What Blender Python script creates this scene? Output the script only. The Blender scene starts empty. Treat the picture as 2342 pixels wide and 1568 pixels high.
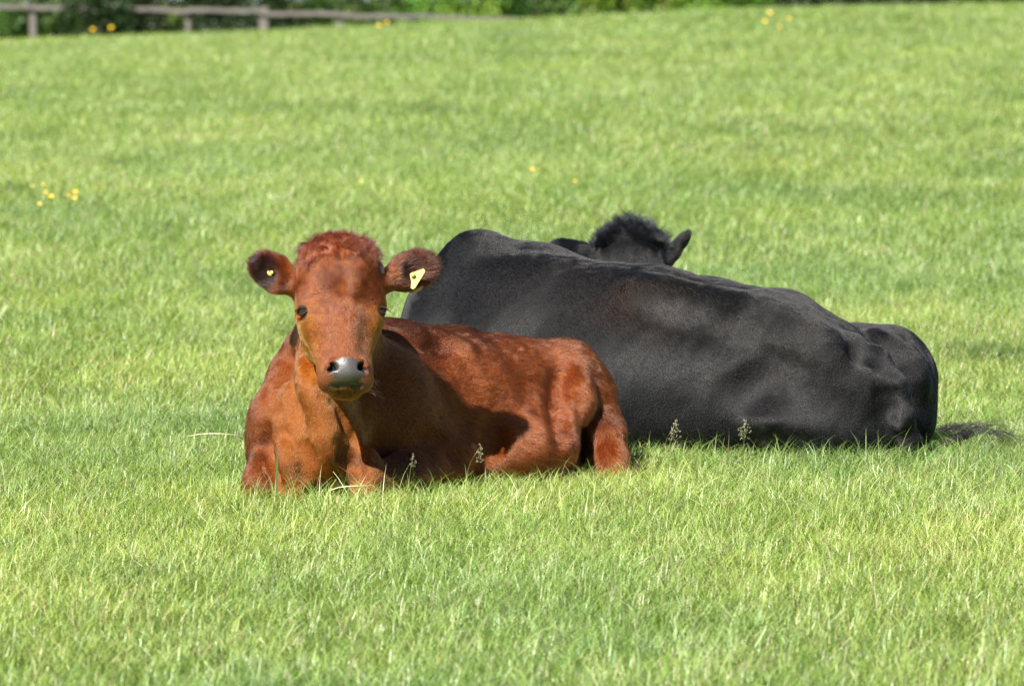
import bpy, math, random
import numpy as np
from mathutils import Vector, Matrix
R = math.radians
C = bpy.context.scene.collection
SC = bpy.context.scene

# ------------------------------------------------------------------ camera
HCAM, FPX = 1.5, 11700.0            # eye height (m); focal length in units of a 2342 px wide frame
PITCH = math.atan((784 + 20) / FPX)
cam_d = bpy.data.cameras.new('camera'); cam = bpy.data.objects.new('camera', cam_d); C.objects.link(cam)
cam.location = (0, 0, HCAM); cam.rotation_euler = (math.pi/2 - PITCH, 0, 0)
cam_d.sensor_width = 36; cam_d.lens = FPX/2342*36; cam_d.clip_start = 0.5; cam_d.clip_end = 3000
cam_d.dof.use_dof = True; cam_d.dof.focus_distance = 15.0; cam_d.dof.aperture_fstop = 6.3
SC.camera = cam
# ------------------------------------------------------------------ light
SUN = Vector((0.30, 0.56, -0.595)).normalized()       # the way the sunlight travels
el = math.asin(-SUN.z); az = math.atan2(-SUN.x, -SUN.y)
SC.world = bpy.data.worlds.new('World'); SC.world.use_nodes = True
nt = SC.world.node_tree; bg = nt.nodes['Background']
sky = nt.nodes.new('ShaderNodeTexSky'); sky.sky_type = 'NISHITA'; sky.sun_disc = False
sky.air_density = 0.45; sky.dust_density = 0.15; sky.sun_elevation = el; sky.sun_rotation = az
nt.links.new(sky.outputs[0], bg.inputs[0]); bg.inputs[1].default_value = 0.05
sl = bpy.data.lights.new('sun', 'SUN'); sl.energy = 5.0; sl.angle = R(0.53); sl.color = (1, 0.955, 0.87)
so = bpy.data.objects.new('sun', sl); C.objects.link(so); so.rotation_euler = SUN.to_track_quat('-Z', 'Y').to_euler()
SC.view_settings.view_transform = 'Standard'; SC.view_settings.look = 'None'; SC.view_settings.exposure = 1.24
SC.cycles.max_bounces = 6; SC.cycles.diffuse_bounces = 1; SC.cycles.transmission_bounces = 6; SC.cycles.glossy_bounces = 3
SC.cycles.use_denoising = True; SC.cycles.denoising_prefilter = 'FAST'; SC.cycles.sample_clamp_indirect = 3; SC.cycles.caustics_reflective = False; SC.cycles.caustics_refractive = False

DETAIL = 1.0
# ------------------------------------------------------------------ helpers
def W(u, v, d):
    """point at world depth d seen in direction (u, v)"""
    x = (u-1171)/FPX; yv = -(v-784)/FPX
    c, s = math.cos(PITCH), math.sin(PITCH)
    dy = c + yv*s; dz = -s + yv*c
    return np.array([x/dy*d, d, HCAM + dz/dy*d])

def smooth(e0, e1, x):
    t = np.clip((x-e0)/(e1-e0), 0, 1); return t*t*(3-2*t)

def _h(ix, iy, iz, seed):
    n = (ix.astype(np.uint32)*np.uint32(374761393) + iy.astype(np.uint32)*np.uint32(668265263)
         + iz.astype(np.uint32)*np.uint32(2147483647) + np.uint32((seed*974634777+12345) & 0xffffffff))
    n = (n ^ (n >> np.uint32(13)))*np.uint32(1274126177)
    n = (n ^ (n >> np.uint32(16)))*np.uint32(2246822519)
    n = n ^ (n >> np.uint32(15))
    return (n & np.uint32(0xffffff)).astype(np.float32)/float(0xffffff)

def vn(P, freq, seed=0):
    """value noise, -1..1; freq scalar or 3-vector"""
    Q = np.asarray(P, dtype=np.float32)*np.asarray(freq, dtype=np.float32) + 1000.0
    I = np.floor(Q).astype(np.int64); F = (Q-I).astype(np.float32); F = F*F*(3-2*F)
    out = 0
    for dx in (0, 1):
        wx = F[:, 0] if dx else 1-F[:, 0]
        for dy in (0, 1):
            wy = F[:, 1] if dy else 1-F[:, 1]
            for dz in (0, 1):
                wz = F[:, 2] if dz else 1-F[:, 2]
                out = out + wx*wy*wz*_h(I[:, 0]+dx, I[:, 1]+dy, I[:, 2]+dz, seed)
    return out*2-1

def vn2(x, y, freq, seed=0):
    return vn(np.stack([x, y, np.zeros_like(x)], 1), freq, seed)

def tag(o, label=None, cat=None, group=None, kind=None):
    if label: o['label'] = label
    if cat: o['category'] = cat
    if group: o['group'] = group
    if kind: o['kind'] = kind
    return o

def mesh_np(name, V, faces, mat, parent=None, smooth_=True, col=None, reg=None):
    """faces: list of (n,k) int arrays"""
    me = bpy.data.meshes.new(name)
    V = np.ascontiguousarray(V, dtype=np.float32)
    me.vertices.add(len(V)); me.vertices.foreach_set('co', V.ravel())
    loops = np.concatenate([f.ravel() for f in faces]).astype(np.int32)
    sizes = np.concatenate([np.full(len(f), f.shape[1]) for f in faces]).astype(np.int32)
    starts = np.concatenate([[0], np.cumsum(sizes)[:-1]]).astype(np.int32)
    me.loops.add(len(loops)); me.loops.foreach_set('vertex_index', loops)
    me.polygons.add(len(sizes)); me.polygons.foreach_set('loop_start', starts)
    me.polygons.foreach_set('loop_total', sizes)
    me.polygons.foreach_set('use_smooth', np.full(len(sizes), smooth_))
    me.update(calc_edges=True)
    if col is not None:
        a = me.attributes.new('col', 'FLOAT_COLOR', 'POINT')
        c4 = np.ones((len(V), 4), dtype=np.float32); c4[:, :3] = col
        a.data.foreach_set('color', c4.ravel())
    if reg is not None:
        a = me.attributes.new('reg', 'FLOAT', 'POINT'); a.data.foreach_set('value', reg.astype(np.float32))
    for m in (mat if isinstance(mat, (list, tuple)) else [mat]): me.materials.append(m)
    o = bpy.data.objects.new(name, me); C.objects.link(o)
    if parent: o.parent = parent
    return o

def new_mat(name):
    m = bpy.data.materials.new(name); m.use_nodes = True
    m.node_tree.nodes.clear(); out = m.node_tree.nodes.new('ShaderNodeOutputMaterial')
    return m, m.node_tree, out

def principled(name, col, rough=0.6, spec=0.5, noise=0.15, scale=30, bump=0.0, metal=0.0):
    m, t, out = new_mat(name); N = t.nodes; L = t.links
    b = N.new('ShaderNodeBsdfPrincipled'); L.new(b.outputs[0], out.inputs[0])
    b.inputs['Roughness'].default_value = rough; b.inputs['Specular IOR Level'].default_value = spec
    b.inputs['Metallic'].default_value = metal
    tc = N.new('ShaderNodeTexCoord'); nz = N.new('ShaderNodeTexNoise'); nz.inputs['Scale'].default_value = scale
    nz.inputs['Detail'].default_value = 5
    L.new(tc.outputs['Object'], nz.inputs['Vector'])
    mx = N.new('ShaderNodeMix'); mx.data_type = 'RGBA'
    mx.inputs['A'].default_value = (*[c*(1-noise) for c in col], 1); mx.inputs['B'].default_value = (*[min(1, c*(1+noise)) for c in col], 1)
    L.new(nz.outputs['Fac'], mx.inputs['Factor']); L.new(mx.outputs['Result'], b.inputs['Base Color'])
    if bump:
        bp = N.new('ShaderNodeBump'); bp.inputs['Strength'].default_value = bump; bp.inputs['Distance'].default_value = 0.005
        L.new(nz.outputs['Fac'], bp.inputs['Height']); L.new(bp.outputs[0], b.inputs['Normal'])
    return m

def leaf_mat(name, transl=0.4, gloss=0.12, rough=0.35):
    m, t, out = new_mat(name); N = t.nodes; L = t.links
    at = N.new('ShaderNodeAttribute'); at.attribute_name = 'col'
    d = N.new('ShaderNodeBsdfDiffuse'); tr = N.new('ShaderNodeBsdfTranslucent'); g = N.new('ShaderNodeBsdfGlossy')
    g.inputs['Roughness'].default_value = rough; g.inputs['Color'].default_value = (0.9, 0.95, 0.85, 1)
    hs = N.new('ShaderNodeHueSaturation'); hs.inputs['Hue'].default_value = 0.49; hs.inputs['Saturation'].default_value = 1.15
    hs.inputs['Value'].default_value = 1.15
    L.new(at.outputs['Color'], d.inputs[0]); L.new(at.outputs['Color'], hs.inputs['Color']); L.new(hs.outputs[0], tr.inputs[0])
    m1 = N.new('ShaderNodeMixShader'); m1.inputs[0].default_value = transl
    L.new(d.outputs[0], m1.inputs[1]); L.new(tr.outputs[0], m1.inputs[2])
    m2 = N.new('ShaderNodeMixShader'); m2.inputs[0].default_value = gloss
    L.new(m1.outputs[0], m2.inputs[1]); L.new(g.outputs[0], m2.inputs[2]); L.new(m2.outputs[0], out.inputs[0])
    return m

# ------------------------------------------------------------------ terrain
def zt(x, y):
    x = np.asarray(x, dtype=float); y = np.asarray(y, dtype=float)
    up = 0.016*np.clip(y-20, 0, 55); up = up*smooth(16, 32, y)
    tilt = 0.032*(np.clip(x, -14, 14)+7.5)*smooth(18, 75, y)
    down = -0.030*np.clip(y-78, 0, 60)*smooth(70, 90, y)
    und = 0.02*np.sin(x*0.7+y*0.31)*smooth(20, 40, y) + 0.03*np.sin(x*0.33-y*0.17+1)*smooth(25, 50, y)
    return up + tilt + down + und - (0.10+.05*smooth(0, -5, x))*smooth(45, 72, y)

def build_ground():
    ys = np.concatenate([np.linspace(-40, 8, 14), np.linspace(9, 30, 64), np.linspace(31, 120, 90), np.linspace(124, 1500, 24)])
    xs = np.concatenate([np.linspace(-700, -24, 14), np.linspace(-20, 20, 81), np.linspace(24, 700, 14)])
    X, Y = np.meshgrid(xs, ys); Z = zt(X, Y)
    V = np.stack([X.ravel(), Y.ravel(), Z.ravel()], 1); nx, ny = len(xs), len(ys)
    i, j = np.meshgrid(np.arange(nx-1), np.arange(ny-1)); a = (j*nx+i).ravel()
    m, t, out = new_mat('turf_soil'); N = t.nodes; L = t.links
    b = N.new('ShaderNodeBsdfPrincipled'); b.inputs['Roughness'].default_value = 0.9; b.inputs['Specular IOR Level'].default_value = 0.1
    tc = N.new('ShaderNodeTexCoord'); n1 = N.new('ShaderNodeTexNoise'); n1.inputs['Scale'].default_value = 0.9; n1.inputs['Detail'].default_value = 8
    n2 = N.new('ShaderNodeTexNoise'); n2.inputs['Scale'].default_value = 60; n2.inputs['Detail'].default_value = 4
    r = N.new('ShaderNodeValToRGB'); r.color_ramp.elements[0].color = (0.09, 0.14, 0.022, 1); r.color_ramp.elements[1].color = (0.19, 0.26, 0.05, 1)
    r.color_ramp.elements[0].position = 0.3; r.color_ramp.elements[1].position = 0.7
    mx = N.new('ShaderNodeMix'); mx.data_type = 'RGBA'; mx.blend_type = 'MULTIPLY'; mx.inputs['Factor'].default_value = 0.6
    L.new(tc.outputs['Object'], n1.inputs['Vector']); L.new(tc.outputs['Object'], n2.inputs['Vector'])
    L.new(n1.outputs['Fac'], r.inputs[0]); L.new(r.outputs[0], mx.inputs['A']); L.new(n2.outputs['Fac'], mx.inputs['B'])
    L.new(mx.outputs['Result'], b.inputs['Base Color']); L.new(b.outputs[0], out.inputs[0])
    o = mesh_np('ground', V, [np.stack([a, a+1, a+1+nx, a+nx], 1)], m)
    tag(o, kind='structure'); return o
build_ground()

# ------------------------------------------------------------------ signed-distance body building
class Body:
    def __init__(s): s.ops = []
    def ell(s, c, r, k=0.05, ax=None, sub=False, reg=None):
        """ellipsoid: centre, radii, blend, ax = 3 unit axes (rows)"""
        c = np.array(c, dtype=np.float32); r = np.array(r if np.ndim(r) else [r]*3, dtype=np.float32)
        M = np.eye(3, dtype=np.float32) if ax is None else np.array(ax, dtype=np.float32)
        def f(P):
            q = (P-c)@M.T
            a = q/r; k0 = np.sqrt((a*a).sum(1)); b = a/r; k1 = np.sqrt((b*b).sum(1))+1e-9
            return k0*(k0-1)/k1
        s.ops.append((f, k, sub))
    def cone(s, a, b, ra, rb, k=0.05, sub=False, flat=None):
        """tapered capsule; flat=(axis, factor) stretches space along an axis"""
        a = np.array(a, dtype=np.float32); b = np.array(b, dtype=np.float32)
        d = b-a; L2 = float(d@d)
        def f(P):
            t = np.clip(((P-a)@d)/L2, 0, 1)
            q = P-a-t[:, None]*d
            if flat is not None:
                ax, fc = flat; axv = np.array(ax, dtype=np.float32)
                q = q + np.outer(q@axv, axv)*(1/fc-1)
            return np.sqrt((q*q).sum(1))-(ra+(rb-ra)*t)
        s.ops.append((f, k, sub))
    def chain(s, pts, k=0.05, **kw):
        for (p, r), (q, t) in zip(pts[:-1], pts[1:]): s.cone(p, q, r, t, k, **kw)
    def surf(s, u, v, d0, d1):
        ds = np.linspace(d0, d1, 500); P = np.array([W(u, v, d) for d in ds]); e = s.sdf(P)
        i = np.argmax(e < 0); return P[i] if e[i] < 0 else None
    def relief(s, poly, r, k, sub, d0, d1, off=None):
        """a fold (ridge or groove) laid over the surface through the given points"""
        pts = []
        for (a, b) in zip(poly[:-1], poly[1:]):
            for t in (0, .5): pts.append((a[0]+(b[0]-a[0])*t, a[1]+(b[1]-a[1])*t))
        pts.append(poly[-1]); P = [s.surf(u, v, d0, d1) for u, v in pts]; P = [p for p in P if p is not None]
        if off is None: off = .35
        sh = np.array([0, -1., .1])*r*(off if sub else -off)
        P = [p+sh for p in P]; n = len(P)
        rr = [r*(.45+.55*math.sin(math.pi*(i+.5)/n)) for i in range(n)]
        for i in range(n-1): s.cone(P[i], P[i+1], rr[i], rr[i+1], k, sub)
    def sdf(s, P):
        P = P.astype(np.float32); D = None
        for f, k, sub in s.ops:
            e = f(P)
            if D is None: D = e; continue
            if sub:
                e = -e; h = np.maximum(k-np.abs(D-e), 0)/k; D = np.maximum(D, e)+h*h*k*0.25
            else:
                h = np.maximum(k-np.abs(D-e), 0)/k; D = np.minimum(D, e)-h*h*k*0.25
        return D
    def mesh(s, lo, hi, h, disp=None):
        fn = (lambda P: s.sdf(P)) if disp is None else (lambda P: s.sdf(P)+disp(P))
        lo = np.array(lo); hi = np.array(hi); q = 4
        n = (np.ceil((hi-lo)/(h*q))).astype(int)+1; N = n*q
        def co(idx, st): return (lo+idx*st).astype(np.float32)
        ci = np.stack(np.meshgrid(*[np.arange(k+1) for k in n], indexing='ij'), -1).reshape(-1, 3)
        cv = s.sdf(co(ci, h*q)).reshape(n+1)
        cc = np.abs(cv) < h*q*1.9
        blk = np.zeros(n, bool)                               # coarse cells touching the surface
        for dx in (0, 1):
            for dy in (0, 1):
                for dz in (0, 1):
                    blk |= cc[dx:dx+n[0], dy:dy+n[1], dz:dz+n[2]]
        big = np.repeat(np.repeat(np.repeat(cv[:-1, :-1, :-1], q, 0), q, 1), q, 2).astype(np.float32)
        m = np.repeat(np.repeat(np.repeat(blk, q, 0), q, 1), q, 2)
        m2 = m.copy(); m2[1:] |= m[:-1]; m2[:, 1:] |= m[:, :-1]; m2[:, :, 1:] |= m[:, :, :-1]; m2[1:, 1:] |= m[:-1, :-1]
        m2[1:, :, 1:] |= m[:-1, :, :-1]; m2[:, 1:, 1:] |= m[:, :-1, :-1]
        fi = np.argwhere(m2)
        vals = np.empty(len(fi), np.float32)
        for k0 in range(0, len(fi), 400000): vals[k0:k0+400000] = fn(co(fi[k0:k0+400000], h))
        big[m2] = vals; phi = big; ins = phi < 0
        # surface nets
        S = np.array(phi.shape)-1
        acc = np.zeros((*S, 3), np.float32); cnt = np.zeros(S, np.float32)
        for ax in range(3):
            sl0 = [slice(None)]*3; sl1 = [slice(None)]*3; sl0[ax] = slice(0, -1); sl1[ax] = slice(1, None)
            a, b = phi[tuple(sl0)], phi[tuple(sl1)]; cr = (a < 0) != (b < 0)
            idx = np.argwhere(cr); t = a[cr]/(a[cr]-b[cr]); p = idx.astype(np.float32); p[:, ax] += t
            o1, o2 = [x for x in range(3) if x != ax]
            for d1 in (0, -1):
                for d2 in (0, -1):
                    c = idx.copy(); c[:, o1] += d1; c[:, o2] += d2
                    ok = ((c >= 0) & (c < S)).all(1); c = c[ok]
                    np.add.at(acc, tuple(c.T), p[ok]); np.add.at(cnt, tuple(c.T), 1)
        cells = np.argwhere(cnt > 0); vid = -np.ones(S, int); vid[tuple(cells.T)] = np.arange(len(cells))
        V = lo + (acc[tuple(cells.T)]/cnt[tuple(cells.T)][:, None])*h
        F = []
        for ax in range(3):
            sl0 = [slice(None)]*3; sl1 = [slice(None)]*3; sl0[ax] = slice(0, -1); sl1[ax] = slice(1, None)
            A, Bm = ins[tuple(sl0)], ins[tuple(sl1)]
            idx = np.argwhere(A != Bm); flip = A[tuple(idx.T)]
            o1, o2 = (ax+1) % 3, (ax+2) % 3
            ok = (idx[:, o1] > 0) & (idx[:, o2] > 0) & (idx < S).all(1); idx = idx[ok]; flip = flip[ok]
            def g(d1, d2):
                c = idx.copy(); c[:, o1] += d1; c[:, o2] += d2; return vid[tuple(c.T)]
            qd = np.stack([g(-1, -1), g(0, -1), g(0, 0), g(-1, 0)], 1)
            qd[~flip] = qd[~flip][:, ::-1]; F.append(qd)
        F = np.concatenate(F); F = F[(F >= 0).all(1)]
        V = V.astype(np.float32)
        for it in range(2):
            g = np.stack([fn(V+np.eye(3, dtype=np.float32)[i]*0.002)-fn(V-np.eye(3, dtype=np.float32)[i]*0.002) for i in range(3)], 1)/0.004
            gl = (g*g).sum(1)+1e-6
            V = V-np.clip(fn(V)/gl, -h, h)[:, None]*g
        g = g/np.sqrt((g*g).sum(1)+1e-9)[:, None]
        return V.astype(np.float32), F, g.astype(np.float32)

def nrm(v): v = np.array(v, dtype=float); return v/np.linalg.norm(v)

def guide_flow(P, Nn, guides):
    """blend of (point, direction, sigma) guides, projected on the surface"""
    acc = np.zeros_like(P); 
    for (p, d, sg) in guides:
        w = np.exp(-((P-np.array(p))**2).sum(1)/(2*sg*sg))+1e-7
        acc += w[:, None]*np.array(nrm(d))
    acc -= (acc*Nn).sum(1)[:, None]*Nn
    return acc/(np.sqrt((acc*acc).sum(1))[:, None]+1e-9)

def hair_obj(name, P, mat, parent, col, rad):
    """P (n, k, 3) strand points"""
    n, k = P.shape[:2]
    hc = bpy.data.hair_curves.new(name); hc.add_curves([k]*n)
    hc.attributes['position'].data.foreach_set('vector', np.ascontiguousarray(P, np.float32).ravel())
    ra = hc.attributes.get('radius') or hc.attributes.new('radius', 'FLOAT', 'POINT')
    rr = (np.linspace(1, 0.15, k)[None, :]*np.asarray(rad).reshape(-1, 1)*np.ones((n, 1))).astype(np.float32)
    ra.data.foreach_set('value', rr.ravel())
    a = hc.attributes.new('col', 'FLOAT_COLOR', 'CURVE'); c4 = np.ones((n, 4), np.float32); c4[:, :3] = col
    a.data.foreach_set('color', c4.ravel())
    hc.materials.append(mat)
    o = bpy.data.objects.new(name, hc); C.objects.link(o); o.parent = parent
    return o

def hair_mat(name, rough=0.35, radial=0.5, coat=0.0):
    m, t, out = new_mat(name); N = t.nodes; L = t.links
    h = N.new('ShaderNodeBsdfHairPrincipled'); h.parametrization = 'COLOR'
    h.inputs['Roughness'].default_value = rough; h.inputs['Radial Roughness'].default_value = radial
    h.inputs['Coat'].default_value = coat; h.inputs['IOR'].default_value = 1.52
    at = N.new('ShaderNodeAttribute'); at.attribute_name = 'col'
    L.new(at.outputs['Color'], h.inputs['Color']); L.new(h.outputs[0], out.inputs[0])
    return m

def sample_surface(V, F, Nn, n, wt, rng):
    """n random points on quads, weight per vertex wt"""
    A, B, Cc, D = V[F[:, 0]], V[F[:, 1]], V[F[:, 2]], V[F[:, 3]]
    ar = 0.5*np.linalg.norm(np.cross(Cc-A, D-B), axis=1)*wt[F].mean(1)
    f = rng.choice(len(F), n, p=ar/ar.sum()); s, t = rng.random(n)[:, None], rng.random(n)[:, None]
    w = [(1-s)*(1-t), s*(1-t), s*t, (1-s)*t]
    P = w[0]*A[f]+w[1]*B[f]+w[2]*Cc[f]+w[3]*D[f]
    Q = sum(w[i]*Nn[F[f, i]] for i in range(4)); Q /= np.linalg.norm(Q, axis=1)[:, None]+1e-9
    return P, Q, f

def grow(P, Nn, flow, length, lift, rng, jit=0.25, k=4, curl=0.0, clump=0.35, seed=0, cf=60):
    """strands from P along flow, rising lift at the root and lying down to the tip"""
    n = len(P)
    c = np.stack([vn(P, cf, seed+1), vn(P, cf, seed+2), vn(P, cf, seed+3)], 1)*clump
    c2 = np.stack([vn(P, cf*0.22, seed+4), vn(P, cf*0.22, seed+5), vn(P, cf*0.22, seed+6)], 1)*clump*0.8
    d = flow+c+c2+rng.normal(0, jit, (n, 3))
    d -= (d*Nn).sum(1)[:, None]*Nn; d /= np.linalg.norm(d, axis=1)[:, None]+1e-9
    L = length*(0.7+0.6*rng.random(n)); out = [P-Nn*0.002]; cur = P.copy()
    lf = np.asarray(lift)*np.ones(n)*(0.6+0.8*rng.random(n))
    side = np.cross(Nn, d)
    for i in range(1, k):
        a = lf*(1-0.55*i/(k-1))
        stp = d*np.cos(a)[:, None]+Nn*np.sin(a)[:, None]
        if curl: stp = stp+side*(curl*np.sin(i*1.7+6.28*vn(P, 25, seed+9)))[:, None]
        cur = cur+stp*(L/(k-1))[:, None]; out.append(cur.copy())
    return np.stack(out, 1)

# coat skin material: colour from attribute, reg=1 -> bare wet nose
def skin_mat(name):
    m, t, out = new_mat(name); N = t.nodes; L = t.links
    at = N.new('ShaderNodeAttribute'); at.attribute_name = 'col'; rg = N.new('ShaderNodeAttribute'); rg.attribute_name = 'reg'
    a = N.new('ShaderNodeBsdfPrincipled'); a.inputs['Roughness'].default_value = 0.75; a.inputs['Specular IOR Level'].default_value = 0.15
    L.new(at.outputs['Color'], a.inputs['Base Color'])
    b = N.new('ShaderNodeBsdfPrincipled'); b.inputs['Roughness'].default_value = 0.46; b.inputs['Specular IOR Level'].default_value = 0.7
    b.inputs['Coat Weight'].default_value = 0.12; b.inputs['Coat Roughness'].default_value = 0.25
    tc = N.new('ShaderNodeTexCoord'); vo = N.new('ShaderNodeTexVoronoi'); vo.inputs['Scale'].default_value = 240
    L.new(tc.outputs['Object'], vo.inputs['Vector'])
    bp = N.new('ShaderNodeBump'); bp.inputs['Strength'].default_value = 0.4; bp.inputs['Distance'].default_value = 0.0018; bp.invert = True
    L.new(vo.outputs['Distance'], bp.inputs['Height']); L.new(bp.outputs[0], b.inputs['Normal'])
    L.new(at.outputs['Color'], b.inputs['Base Color'])
    mx = N.new('ShaderNodeMixShader'); L.new(rg.outputs['Fac'], mx.inputs[0]); L.new(a.outputs[0], mx.inputs[1]); L.new(b.outputs[0], mx.inputs[2])
    L.new(mx.outputs[0], out.inputs[0]); return m
SKIN = skin_mat('cow_skin')
HAIR = hair_mat('cow_hair', 0.30, 0.5)
HAIRB = hair_mat('black_cow_hair', 0.33, 0.5, 0.0)
EYE = principled('cow_eye', (0.012, 0.009, 0.008), 0.06, 0.8, 0.1)
LID = principled('eyelid', (0.028, 0.012, 0.008), 0.7, 0.3, 0.1)
TAG = principled('yellow_tag_plastic', (0.62, 0.50, 0.13), 0.4, 0.5, 0.06, 60)
HORN = principled('horn_bud', (0.12, 0.11, 0.11), 0.4, 0.5, 0.3, 80)

def sphere_mesh(c, r, ax=None, nu=24, nv=16):
    th = np.linspace(0, 2*np.pi, nu, endpoint=False); ph = np.linspace(0, np.pi, nv+1)
    T, Pp = np.meshgrid(th, ph); q = np.stack([np.cos(T)*np.sin(Pp), np.sin(T)*np.sin(Pp), np.cos(Pp)], -1).reshape(-1, 3)*np.array(r)
    if ax is not None: q = q@np.array(ax)
    V = q+np.array(c)
    i, j = np.meshgrid(np.arange(nu), np.arange(nv)); i = i.ravel(); j = j.ravel(); i2 = (i+1) % nu
    return V, np.stack([j*nu+i, (j+1)*nu+i, (j+1)*nu+i2, j*nu+i2], 1)

def add_head(B, O, A, Cx, Bn, s=1.0, muzzle=True):
    """cattle head: O poll, A down the face, Cx to its side, Bn out of the face"""
    def h(a, c, b): return O+s*(a*A+c*Cx+b*Bn)
    ax = [A, Cx, Bn]
    E = lambda p, r, k=0.03, sub=False: B.ell(h(*p), [x*s for x in r], k*s, ax, sub)
    E((.085, 0, -.085), (.105, .112, .085), .05)
    E((.038, 0, -.062), (.045, .104, .058), .05)                       # poll
    E((.135, 0, -.055), (.15, .100, .055), .04)                      # forehead
    for q in (-1, 1):
        E((.180, q*.088, -.072), (.055, .044, .046), .035)           # brow and orbit
        E((.235, q*.085, -.085), (.05, .036, .05), .035)
        E((.235, q*.065, -.145), (.10, .045, .075), .04)             # cheek
        B.cone(h(.17, q*.055, -.17), h(.37, q*.026, -.115), .058*s, .034*s, .04*s)
    B.cone(h(.17, 0, -.10), h(.36, 0, -.075), .098*s, .060*s, .04*s)
    B.cone(h(.14, 0, -.045), h(.385, 0, -.030), .052*s, .040*s, .03*s)
    for q in (-1, 1): B.cone(h(.22, q*.058, -.080), h(.375, q*.050, -.068), .036*s, .028*s, .035*s)
    if muzzle:
        E((.408, 0, -.062), (.048, .074, .052), .03)
        E((.405, 0, -.030), (.038, .056, .030), .022)
        for q in (-1, 1):
            E((.398, q*.040, -.020), (.024, .021, .020), .014)
            E((.425, q*.052, -.060), (.030, .026, .035), .02)
        E((.450, 0, -.088), (.020, .046, .030), .015)
    return h

# ================================================================== RED COW
def red_cow():
    B = Body(); w = W
    # trunk
    B.chain([(w(745, 985, 15.22), .155), (w(850, 945, 15.42), .210), (w(1020, 950, 15.66), .235), (w(1165, 962, 15.84), .235), (w(1270, 955, 15.98), .195)], .10)
    # withers and spine ridge
    B.chain([(w(800, 780, 15.42), .09), (w(905, 800, 15.55), .07), (w(1040, 822, 15.75), .06), (w(1150, 855, 15.92), .05), (w(1270, 868, 16.02), .06)], .09)
    B.ell(w(1292, 868, 15.93), (.095, .11, .105), .05)                       # rump
    B.ell(w(1150, 870, 15.70), (.06, .05, .05), .08)                       # hook
    # neck
    nd = w(775, 640, 15.10)
    B.chain([(nd, .08), (w(785, 730, 15.18), .095), (w(756, 840, 15.25), .142), (w(740, 940, 15.22), .165)], .08)
    B.chain([(w(745, 800, 15.05), .05), (w(735, 900, 15.02), .075), (w(735, 990, 15.03), .105)], .07)    # dewlap to brisket
    B.ell(w(745, 1030, 15.06), (.105, .13, .115), .06)
    B.chain([(w(655, 870, 15.2), .05), (w(640, 960, 15.12), .075), (w(640, 1040, 15.14), .075)], .07)    # far shoulder point
    B.ell(w(635, 1010, 15.22), (.085, .14, .13), .07)
    # cow's right foreleg, folded
    B.chain([(w(650, 1020, 15.2), .075), (w(612, 1090, 15.05), .058), (w(592, 1103, 14.98), .048)], .05)
    B.chain([(w(592, 1120, 14.98), .042), (w(690, 1150, 15.08), .030)], .03)
    B.cone(w(680, 1060, 14.98), w(668, 1140, 14.97), .045, .035, .05)
    # cow's left foreleg: shoulder, elbow, knee forward, shank folded back
    B.ell(w(880, 920, 15.27), (.12, .12, .16), .08)
    B.chain([(w(900, 960, 15.28), .10), (w(1010, 1050, 15.36), .075)], .07)
    B.chain([(w(1010, 1055, 15.36), .078), (w(930, 1085, 15.15), .062), (w(845, 1095, 14.98), .050)], .04)
    B.cone(w(838, 1050, 14.99), w(834, 1130, 14.96), .036, .040, .03)
    B.chain([(w(838, 1135, 14.96), .036), (w(960, 1145, 15.10), .028), (w(1010, 1150, 15.16), .032)], .03)
    # belly
    B.ell(w(1130, 1020, 15.60), (.26, .20, .13), .08)
    # haunch and hind leg
    B.ell(w(1295, 900, 15.86), (.125, .16, .15), .07)
    B.ell(w(1240, 1000, 15.66), (.09, .12, .13), .06)                      # stifle
    B.chain([(w(1345, 905, 15.85), .075), (w(1382, 985, 15.78), .052), (w(1397, 1060, 15.70), .045), (w(1408, 1110, 15.66), .045)], .045)
    B.chain([(w(1412, 1122, 15.64), .042), (w(1330, 1130, 15.56), .032)], .03)
    B.chain([(w(1418, 1100, 15.68), .034), (w(1458, 1078, 15.74), .024)], .02)
    B.ell(w(1335, 1042, 15.70), (.030, .16, .108), .02, sub=True)
    # skin folds on the neck, ribs under the coat
    for (u0, v0, u1, v1) in ((700, 800, 668, 960), (690, 930, 735, 1080), (735, 890, 790, 1010)):
        p, q = w(u0, v0, 15.06), w(u1, v1, 15.02)
        B.cone(p, q, .016, .02, .06)
    for poly, rr, k, sub in (([(612, 985), (620, 1040), (632, 1100)], .020, .035, True), ([(683, 1000), (697, 1055), (705, 1120)], .022, .035, True),
                             ([(818, 985), (817, 1040), (812, 1110)], .018, .020, True), ([(664, 820), (668, 890), (690, 965)], .010, .05, True),
                             ([(742, 890), (775, 950), (806, 1000)], .014, .035, True), ([(1280, 850), (1272, 925), (1282, 1010)], .015, .06, True),
                             ([(960, 1000), (1010, 1010), (1065, 1060)], .018, .035, True), ([(1130, 960), (1120, 1040)], .02, .05, True),
                             ([(696, 840), (710, 890), (738, 960), (758, 1030)], .018, .05, False), ([(640, 975), (652, 1030), (660, 1090)], .018, .035, False),
                             ([(1325, 850), (1334, 910), (1326, 950)], .012, .05, False),
                             ([(905, 770), (990, 775), (1060, 800)], .022, .05, False), ([(780, 1010), (800, 1060)], .018, .03, True)):
        B.relief(poly, rr, k, sub, 14.6, 16.3, .48)
    # head
    O = w(779, 541, 14.86)
    A = nrm((0.062, -0.40, -0.915)); Cx = nrm(np.array([1, 0, 0])-A[0]*A); Bn = np.cross(A, Cx)
    if Bn[1] > 0: Bn = -Bn
    ps = R(9); Cx, Bn = nrm(Cx*math.cos(ps)-Bn*math.sin(ps)*-1*-1), nrm(Bn*math.cos(ps)+Cx*math.sin(ps))
    Cx = nrm(Cx-(Cx@Bn)*Bn)
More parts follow.
